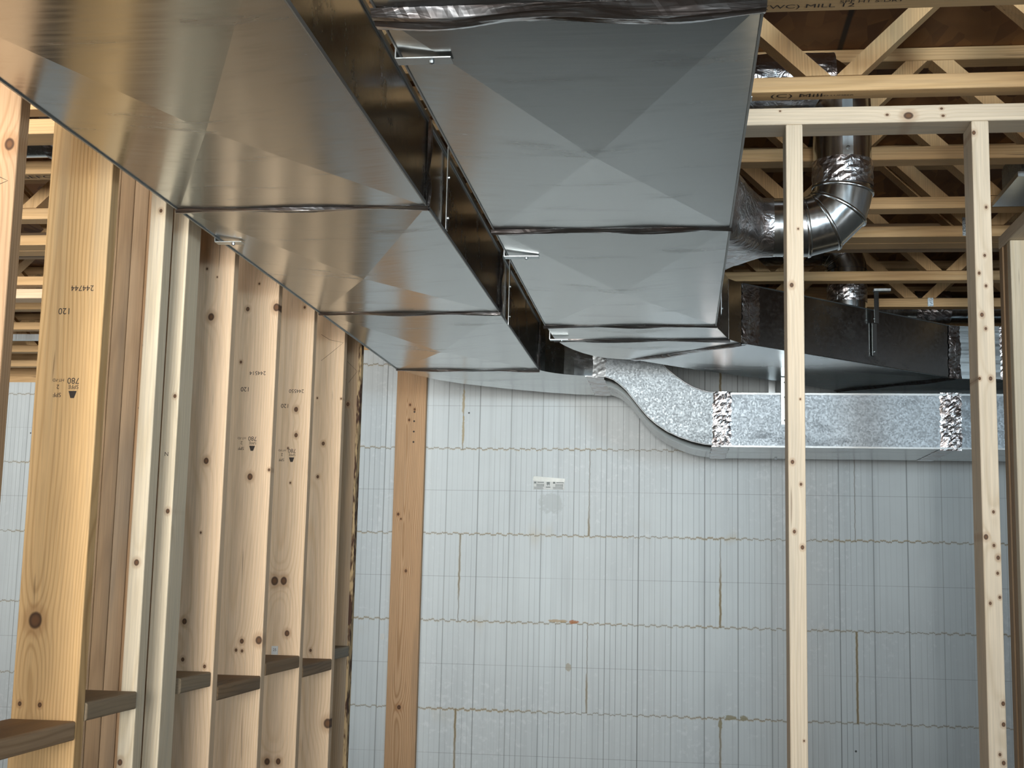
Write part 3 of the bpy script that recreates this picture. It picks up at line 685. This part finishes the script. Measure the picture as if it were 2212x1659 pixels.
# round take-off collar on the side of the trunk
PY, PZ, PR = 3.36, 2.487, .0745
def ring_at(x, ry, rz, sup, cy=PY, cz=PZ, seg=32):
    out = []
    for k in range(seg):
        a = 2*PI*k/seg; c, s = math.cos(a), math.sin(a)
        r = 1/((abs(c)**sup+abs(s)**sup)**(1/sup)); out.append((x, cy+ry*c*r, cz+rz*s*r))
    return out
bm = bmesh.new(); rg = []
for x, ry, rz, sp_, cy, cz in ((BX1+.001, .215, .097, 8, 3.335, 2.504), (BX1+.006, .213, .096, 8, 3.335, 2.504), (.15, .16, .090, 5, 3.345, 2.498), (.185, .105, .081, 3, 3.355, 2.490), (.21, PR+.002, PR+.002, 2, PY, PZ), (.235, PR+.001, PR+.001, 2, PY, PZ)):
    rg.append([bm.verts.new(p) for p in ring_at(x, ry, rz, sp_, cy, cz)])
for a, b in zip(rg[:-1], rg[1:]):
    for k in range(32): bm.faces.new((a[k], a[(k+1) % 32], b[(k+1) % 32], b[k]))
bt = mesh_obj('takeoff_collar', bm, M_FOIL, Bd, (.15, PY, PZ), True)
# round branch pipe: level leg, gored elbow, riser, upper leg
RP = empty('round_branch_pipe', (.3, PY, PZ-PR), 'shiny round branch pipe with gored elbow turning upward behind the pale foreground stud', 'pipe')
bm = bmesh.new(); add_tube(bm, [(.215, PY, PZ), (.30, PY, PZ)], PR, 48); mesh_obj('level_pipe', bm, M_PIPE, RP, (.26, PY, PZ), True)
EC = Vector((.318, PY, PZ+.094)); ER = .094
def elbow_pts(n=5, a0=-90, a1=0): return [(EC.x+ER*math.cos(math.radians(a0+(a1-a0)*i/(n-1))), PY, EC.z+ER*math.sin(math.radians(a0+(a1-a0)*i/(n-1)))) for i in range(n)]
ep = elbow_pts(4)
full = [(.298, PY, PZ)]+ep+[(ep[-1][0], PY, ep[-1][2]+.02)]
def gored(bm, pts, r, seg=48):
    # mitred gores: straight drums meeting in bevelled planes
    rings = []
    P2 = [Vector(p) for p in pts]
    for i, p in enumerate(P2):
        if i == 0: t = (P2[1]-P2[0]).normalized(); m_ = t
        elif i == len(P2)-1: t = (P2[-1]-P2[-2]).normalized(); m_ = t
        else: t = (P2[i]-P2[i-1]).normalized(); m_ = (t+(P2[i+1]-P2[i]).normalized()).normalized()
        a = Vector((0, 1, 0)); b = t.cross(a)
        ring = []
        for k in range(seg):
            q = p + r*(math.cos(2*PI*k/seg)*a+math.sin(2*PI*k/seg)*b)
            ring.append(q + t*(-(q-p).dot(m_)/t.dot(m_)))
        rings.append(ring)
    return rings
rgs = gored(None, full, PR+.001)
for i in range(len(rgs)-1):
    bm = bmesh.new(); A_ = [bm.verts.new(p) for p in rgs[i]]; B_ = [bm.verts.new(p) for p in rgs[i+1]]
    for k in range(48): bm.faces.new((A_[k], A_[(k+1) % 48], B_[(k+1) % 48], B_[k]))
    mesh_obj('elbow_gore', bm, M_PIPE, RP, full[i], True)
for i in range(1, len(rgs)-1):
    bm = bmesh.new(); c = Vector(full[i]); rr_ = rgs[i]; seg = 48; tub = 8; vv = []
    nrm = (rr_[1]-rr_[0]).cross(rr_[12]-rr_[0]).normalized()
    for k in range(seg):
        d = (rr_[k]-c); dn = d.normalized()
        vv.append([bm.verts.new(rr_[k]+.0032*(math.cos(2*PI*j/tub)*dn+math.sin(2*PI*j/tub)*nrm*1.6)) for j in range(tub)])
    for k in range(seg):
        for j in range(tub): bm.faces.new((vv[k][j], vv[(k+1) % seg][j], vv[(k+1) % seg][(j+1) % tub], vv[k][(j+1) % tub]))
    mesh_obj('elbow_bead', bm, M_PIPE, RP, c, True)
RX = ep[-1][0]
bm = bmesh.new(); add_tube(bm, [(RX, PY, ep[-1][2]+.015), (RX, PY, 2.835)], PR-.001, 48); mesh_obj('riser_pipe', bm, M_PIPE, RP, (RX, PY, 2.7), True)
def crumple_tube(path, r, parent, name, seed, seg=40, amp=.0022, mat=None, a0=0, a1=2*PI):
    rd = random.Random(seed); bm = bmesh.new(); path = [Vector(p) for p in path]; rings = []; n = len(path); full_ = abs(a1-a0-2*PI) < 1e-6
    ref = None
    for i, p in enumerate(path):
        t = (path[min(i+1, n-1)]-path[max(i-1, 0)]).normalized()
        if ref is None: ref = Vector((0, 1, 0)) if abs(t.y) < .9 else Vector((1, 0, 0))
        a = (ref-t*ref.dot(t)).normalized(); b = t.cross(a); ref = a
        rings.append([bm.verts.new(p+(r+rd.uniform(0, amp))*(math.cos(a0+(a1-a0)*k/seg)*a+math.sin(a0+(a1-a0)*k/seg)*b)) for k in range(seg if full_ else seg+1)])
    for i in range(n-1):
        for k in range(seg):
            k2 = (k+1) % len(rings[i])
            bm.faces.new((rings[i][k], rings[i][k2], rings[i+1][k2], rings[i+1][k]))
    return mesh_obj(name, bm, mat or M_FOIL, parent, path[0], False)
def lin(a, b, n): a, b = Vector(a), Vector(b); return [a.lerp(b, i/(n-1)) for i in range(n)]
crumple_tube(lin((.262, PY, PZ), (.300, PY, PZ), 6), PR+.002, RP, 'foil_tape', 51)
crumple_tube(lin((RX, PY, 2.588), (RX, PY, 2.655), 9), PR+.0005, RP, 'foil_tape', 52, amp=.003)
bm = bmesh.new(); add_box(bm, RX-.008, RX+.018, PY-PR-.0035, PY-PR-.0015, 2.655, 2.80); mesh_obj('hanger_strap', bm, M_STRAP, RP, (RX, PY-PR, 2.7))
screw(RP, (RX+.005, PY-PR-.0035, 2.672), (0, -1, 0), .005); screw(RP, (RX+.005, PY-PR-.0035, 2.715), (0, -1, 0), .005)
UZ = 2.868
bm = bmesh.new()
arc = [(RX-.075+.075*math.cos(math.radians(a)), PY, 2.795+.075*math.sin(math.radians(a))) for a in (0, 22, 45, 67, 90)]
add_tube(bm, [(RX, PY, 2.78)]+arc+[(RX-.12, PY, 2.87)], PR, 40); mesh_obj('upper_elbow', bm, M_PIPE, RP, (RX, PY, 2.8), True)
bm = bmesh.new(); add_tube(bm, [(RX-.10, PY, 2.87), (-.42, PY, 2.87)], PR, 40); mesh_obj('upper_pipe', bm, M_PIPE, RP, (0, PY, 2.87), True)
crumple_tube(lin((RX-.02, PY, 2.87), (.02, PY, 2.87), 14), PR+.002, RP, 'foil_tape', 53, amp=.003)

# second round pipe rising out of the tapering branch
R2 = empty('round_branch_pipe', (.645, 5.17, 2.615), 'dark round pipe rising from the top of the tapering duct, wrapped in crinkled foil', 'pipe')
bm = bmesh.new(); add_tube(bm, [(.645, 5.17, 2.616), (.645, 5.17, 2.80)], .074, 40); mesh_obj('riser_pipe', bm, M_PIPE, R2, (.645, 5.17, 2.7), True)
crumple_tube(lin((.645, 5.17, 2.66), (.645, 5.17, 2.725), 9), .0755, R2, 'foil_tape', 54)
arc = [(.645-.09+.09*math.cos(math.radians(a)), 5.17, 2.80+.09*math.sin(math.radians(a))) for a in (0, 30, 60, 90)]
bm = bmesh.new(); add_tube(bm, [(.645, 5.17, 2.79)]+arc, .076, 40); mesh_obj('upper_elbow', bm, M_PIPE, R2, (.6, 5.17, 2.85), True)
for a in arc[1:3]:
    bm = bmesh.new(); c = Vector((.555, 5.17, 2.80)); t = Vector((-(a[2]-c.z), 0, a[0]-c.x)).normalized()
    add_tube(bm, [Vector(a)-t*.004, Vector(a), Vector(a)+t*.004], [.076, .081, .076], 40); mesh_obj('elbow_bead', bm, M_PIPE, R2, a, True)
crumple_tube(lin((.55, 5.17, 2.89), (-.1, 5.17, 2.89), 40), .076, R2, 'level_pipe', 55)
# foil pipe behind, right
R3 = empty('round_branch_pipe', (1.2, 5.62, 2.66), 'silvery pipe lying between the trusses above the narrow duct end', 'pipe')
bm = bmesh.new(); add_tube(bm, [(.62, 5.63, 2.735), (.80, 5.63, 2.735), (1.0, 5.63, 2.735), (1.9, 5.63, 2.735)], [.045, .055, .066, .066], 36); mesh_obj('level_pipe', bm, M_PIPE, R3, (1.2, 5.63, 2.735), True)
crumple_tube(lin((.98, 5.63, 2.735), (1.12, 5.63, 2.735), 14), .067, R3, 'foil_tape', 56, amp=.003)
# pipe in the left room
R4 = empty('round_branch_pipe', (-1.9, 3.22, 2.72), 'foil-taped pipe glinting between trusses behind the two leftmost studs', 'pipe')
bm = bmesh.new(); add_tube(bm, [(-3.2, 3.315, 2.765), (-1.45, 3.315, 2.765)], .068, 36); mesh_obj('level_pipe', bm, M_PIPE, R4, (-2, 3.22, 2.79), True)
crumple_tube(lin((-1.72, 3.315, 2.765), (-1.45, 3.315, 2.765), 22), .070, R4, 'foil_tape', 57, amp=.004)
bm = bmesh.new(); add_box(bm, -3.6, -2.7, 5.99, 6.02, 2.66, 2.688); q = mesh_obj('metal_channel', bm, M_STRAP, None, (-3.1, 6, 2.66)); tag(q, 'thin bluish metal channel under a far truss in the left room', 'channel')
# register boot, right edge
RB = empty('register_boot', (1.05, 3.7, 2.67), 'dull galvanised register boot between trusses at the right edge', 'duct boot')
bm = bmesh.new(); add_box(bm, .925, 1.2, 3.62, 3.88, 2.70, 2.80, .02); mesh_obj('boot_body', bm, M_SPANGLE, RB, (1.05, 3.75, 2.7))
bm = bmesh.new(); add_box(bm, .905, 1.22, 3.60, 3.90, 2.686, 2.700); mesh_obj('flange', bm, M_STRAP, RB, (1.05, 3.75, 2.69))

# ------------------------------------------------------------ hanger straps
def strap(pts_boxes, label, screws=(), loc=None):
    loc = loc or pts_boxes[0]
    e = empty('hanger_strap', ((loc[0]+loc[1])/2, (loc[2]+loc[3])/2, loc[4]), label, 'strap')
    bm = bmesh.new()
    for b in pts_boxes: add_box(bm, *b)
    mesh_obj('strap_band', bm, M_STRAP, e, e.location)
    for p, d in screws: screw(e, p, d, .0045)
    return e
w = .028
def under_strap(xe, y, dirx, label, ln=.085, tall=.29):
    """strap coming down the side of a duct and bent under its bottom edge"""
    xs = xe-.0028 if dirx > 0 else xe+.0012
    return strap([(xs-.0008, xs+.0012, y-w/2, y+w/2, ZB-.0095, ZB+tall), (min(xe, xe+dirx*ln)-(.003 if dirx > 0 else 0), max(xe, xe+dirx*ln)+(0 if dirx > 0 else .003), y-w/2, y+w/2, ZB-.011, ZB-.0092)], label, [((xe+dirx*ln*.62, y, ZB-.011), (0, 0, -1))])
under_strap(BX0-.004, 1.95, 1, 'bright bent strap under the wide trunk duct, nearest one near the top')
under_strap(BX0-.004, 3.26, 1, 'bent strap under the wide trunk duct, just past its middle seam')
under_strap(BX0-.004, 4.465, 1, 'small bent strap under the wide trunk duct beside its last close pair of seams', .06)
under_strap(AX0-.005, 3.085, 1, 'bent strap under the outer edge of the left trunk duct, over the tan stud', .065, .285)
def side_strap(x, y, z0, label):
    return strap([(x, x+.002, y-.012, y+.012, z0, 2.689)], label, [((x+.002, y, z0+.03), (1, 0, 0)), ((x+.002, y, z0+.13), (1, 0, 0))])
side_strap(AX1+.006, 1.87, 2.56, 'dark strap end on the left trunk duct side, at the picture top')
side_strap(AX1+.006, 3.04, 2.405, 'thin vertical strap on the dark side of the left trunk duct, nearer one')
side_strap(AX1+.006, 4.22, 2.395, 'thin vertical strap on the dark side of the left trunk duct, farther one')
strap([(BX1+.006, BX1+.0075, 2.60, 2.63, 2.55, 2.689), (BX1+.006, BX1+.03, 2.60, 2.63, 2.558, 2.560)], 'small strap tab sticking out of the wide trunk duct right side')
strap([(.132, .134, 4.26, 4.284, 2.44, 2.689)], 'thin strap where the wide trunk duct meets its tapering branch', [((.134, 4.272, 2.46), (1, 0, 0))])
# strap on the tapering branch (follows its cheek) and on the far run
e = empty('hanger_strap', (.725, 5.06, 2.43), 'dark twisted strap hanging in front of the tapering duct', 'strap')
bm = bmesh.new(); c0 = Vector((.218, 4.593, 0)).lerp(Vector((1.087, 5.408, 0)), .585)+nC*.006
for s_, zz0, zz1, off_ in ((0, 2.435, 2.56, 0), (0, 2.56, 2.68, .012)):
    q = [c0+aC*sx_*.013+nC*(off_+dy) for sx_ in (-1, 1) for dy in (0, .002)]
    order = [q[0], q[2], q[3], q[1]]
    lo = [bm.verts.new((p.x, p.y, zz0)) for p in order]; hi = [bm.verts.new((p.x, p.y, zz1)) for p in order]
    bm.faces.new(lo[::-1]); bm.faces.new(hi)
    for i in range(4): bm.faces.new((lo[i], lo[(i+1) % 4], hi[(i+1) % 4], hi[i]))
add_box(bm, c0.x-.002, c0.x+.060, c0.y-.03, c0.y-.002, 2.680, 2.689)
mesh_obj('strap_band', bm, M_STRAP, e, e.location); screw(e, c0+Vector((0, -.002, 2.45)), (0, -1, 0)); screw(e, c0+Vector((0, -.014, 2.575)), (0, -1, 0))
strap([(.405, .433, 5.363, 5.366, 2.205, 2.342), (.405, .433, 5.358, 5.361, 2.30, 2.395)], 'bright strap screwed to the far duct face beside the pale foreground stud', [((.419, 5.363, 2.222), (0, -1, 0)), ((.419, 5.358, 2.315), (0, -1, 0)), ((.419, 5.358, 2.375), (0, -1, 0))])
strap([(.395, .423, 5.960, 5.963, 2.30, 2.689)], 'dim strap behind the far duct, seen in the gap above it')

# printed sheet on the wall
lab = empty('printed_label', (-.61, 6.2285, 1.98), 'small crinkled printed label stuck on the foam wall under the elbow duct', 'label')
bm = bmesh.new(); add_box(bm, -.684, -.538, 6.2265, 6.2295, 1.984, 2.030); mesh_obj('label_sheet', bm, M_PAPER, lab, (-.61, 6.228, 1.984))
bm = bmesh.new(); vv = [bm.verts.new(p) for p in ((-.687, 6.2262, 2.026), (-.537, 6.2262, 2.018), (-.536, 6.2262, 2.036), (-.686, 6.2262, 2.047))]; bm.faces.new(vv)
r_e = bmesh.ops.extrude_face_region(bm, geom=bm.faces[:]); bmesh.ops.translate(bm, verts=[v for v in r_e['geom'] if isinstance(v, bmesh.types.BMVert)], vec=(0, .003, 0))
mesh_obj('folded_flap', bm, plain('film_flap', hexc('99a29d'), .3), lab, (-.61, 6.227, 2.03))
bm = bmesh.new()
rq = random.Random(4)
for (xa, xb) in ((-.682, -.635), (-.592, -.541)):
    add_box(bm, xa, xa+.011, 6.2258, 6.2264, 2.012, 2.021)
    for k in range(6): add_box(bm, xa+.013+k*.0062, xa+.013+k*.0062+.0035, 6.2258, 6.2264, 1.998, 2.011)
    add_box(bm, xa+.016, xb, 6.2258, 6.2264, 2.016, 2.020); add_box(bm, xa, xb-.004, 6.2258, 6.2264, 1.993, 1.996); add_box(bm, xa, xb-.002, 6.2258, 6.2264, 1.987, 1.990)
add_box(bm, -.622, -.607, 6.2258, 6.2264, 2.008, 2.020); add_box(bm, -.620, -.616, 6.2258, 6.2264, 2.003, 2.008); add_box(bm, -.611, -.608, 6.2258, 6.2264, 2.003, 2.008)
add_box(bm, -.625, -.604, 6.2258, 6.2264, 1.993, 1.998)
mesh_obj('print', bm, M_PAPERD, lab, (-.61, 6.226, 2.0))
bm = bmesh.new(); add_box(bm, -1.398, -1.378, 6.2262, 6.2295, 1.265, 1.292)
q = mesh_obj('foam_plug', bm, plain('plug', hexc('c4c8c6'), .5), None, (-1.388, 6.228, 1.265)); tag(q, 'small square plug in the foam wall between the doorway studs', 'plug')
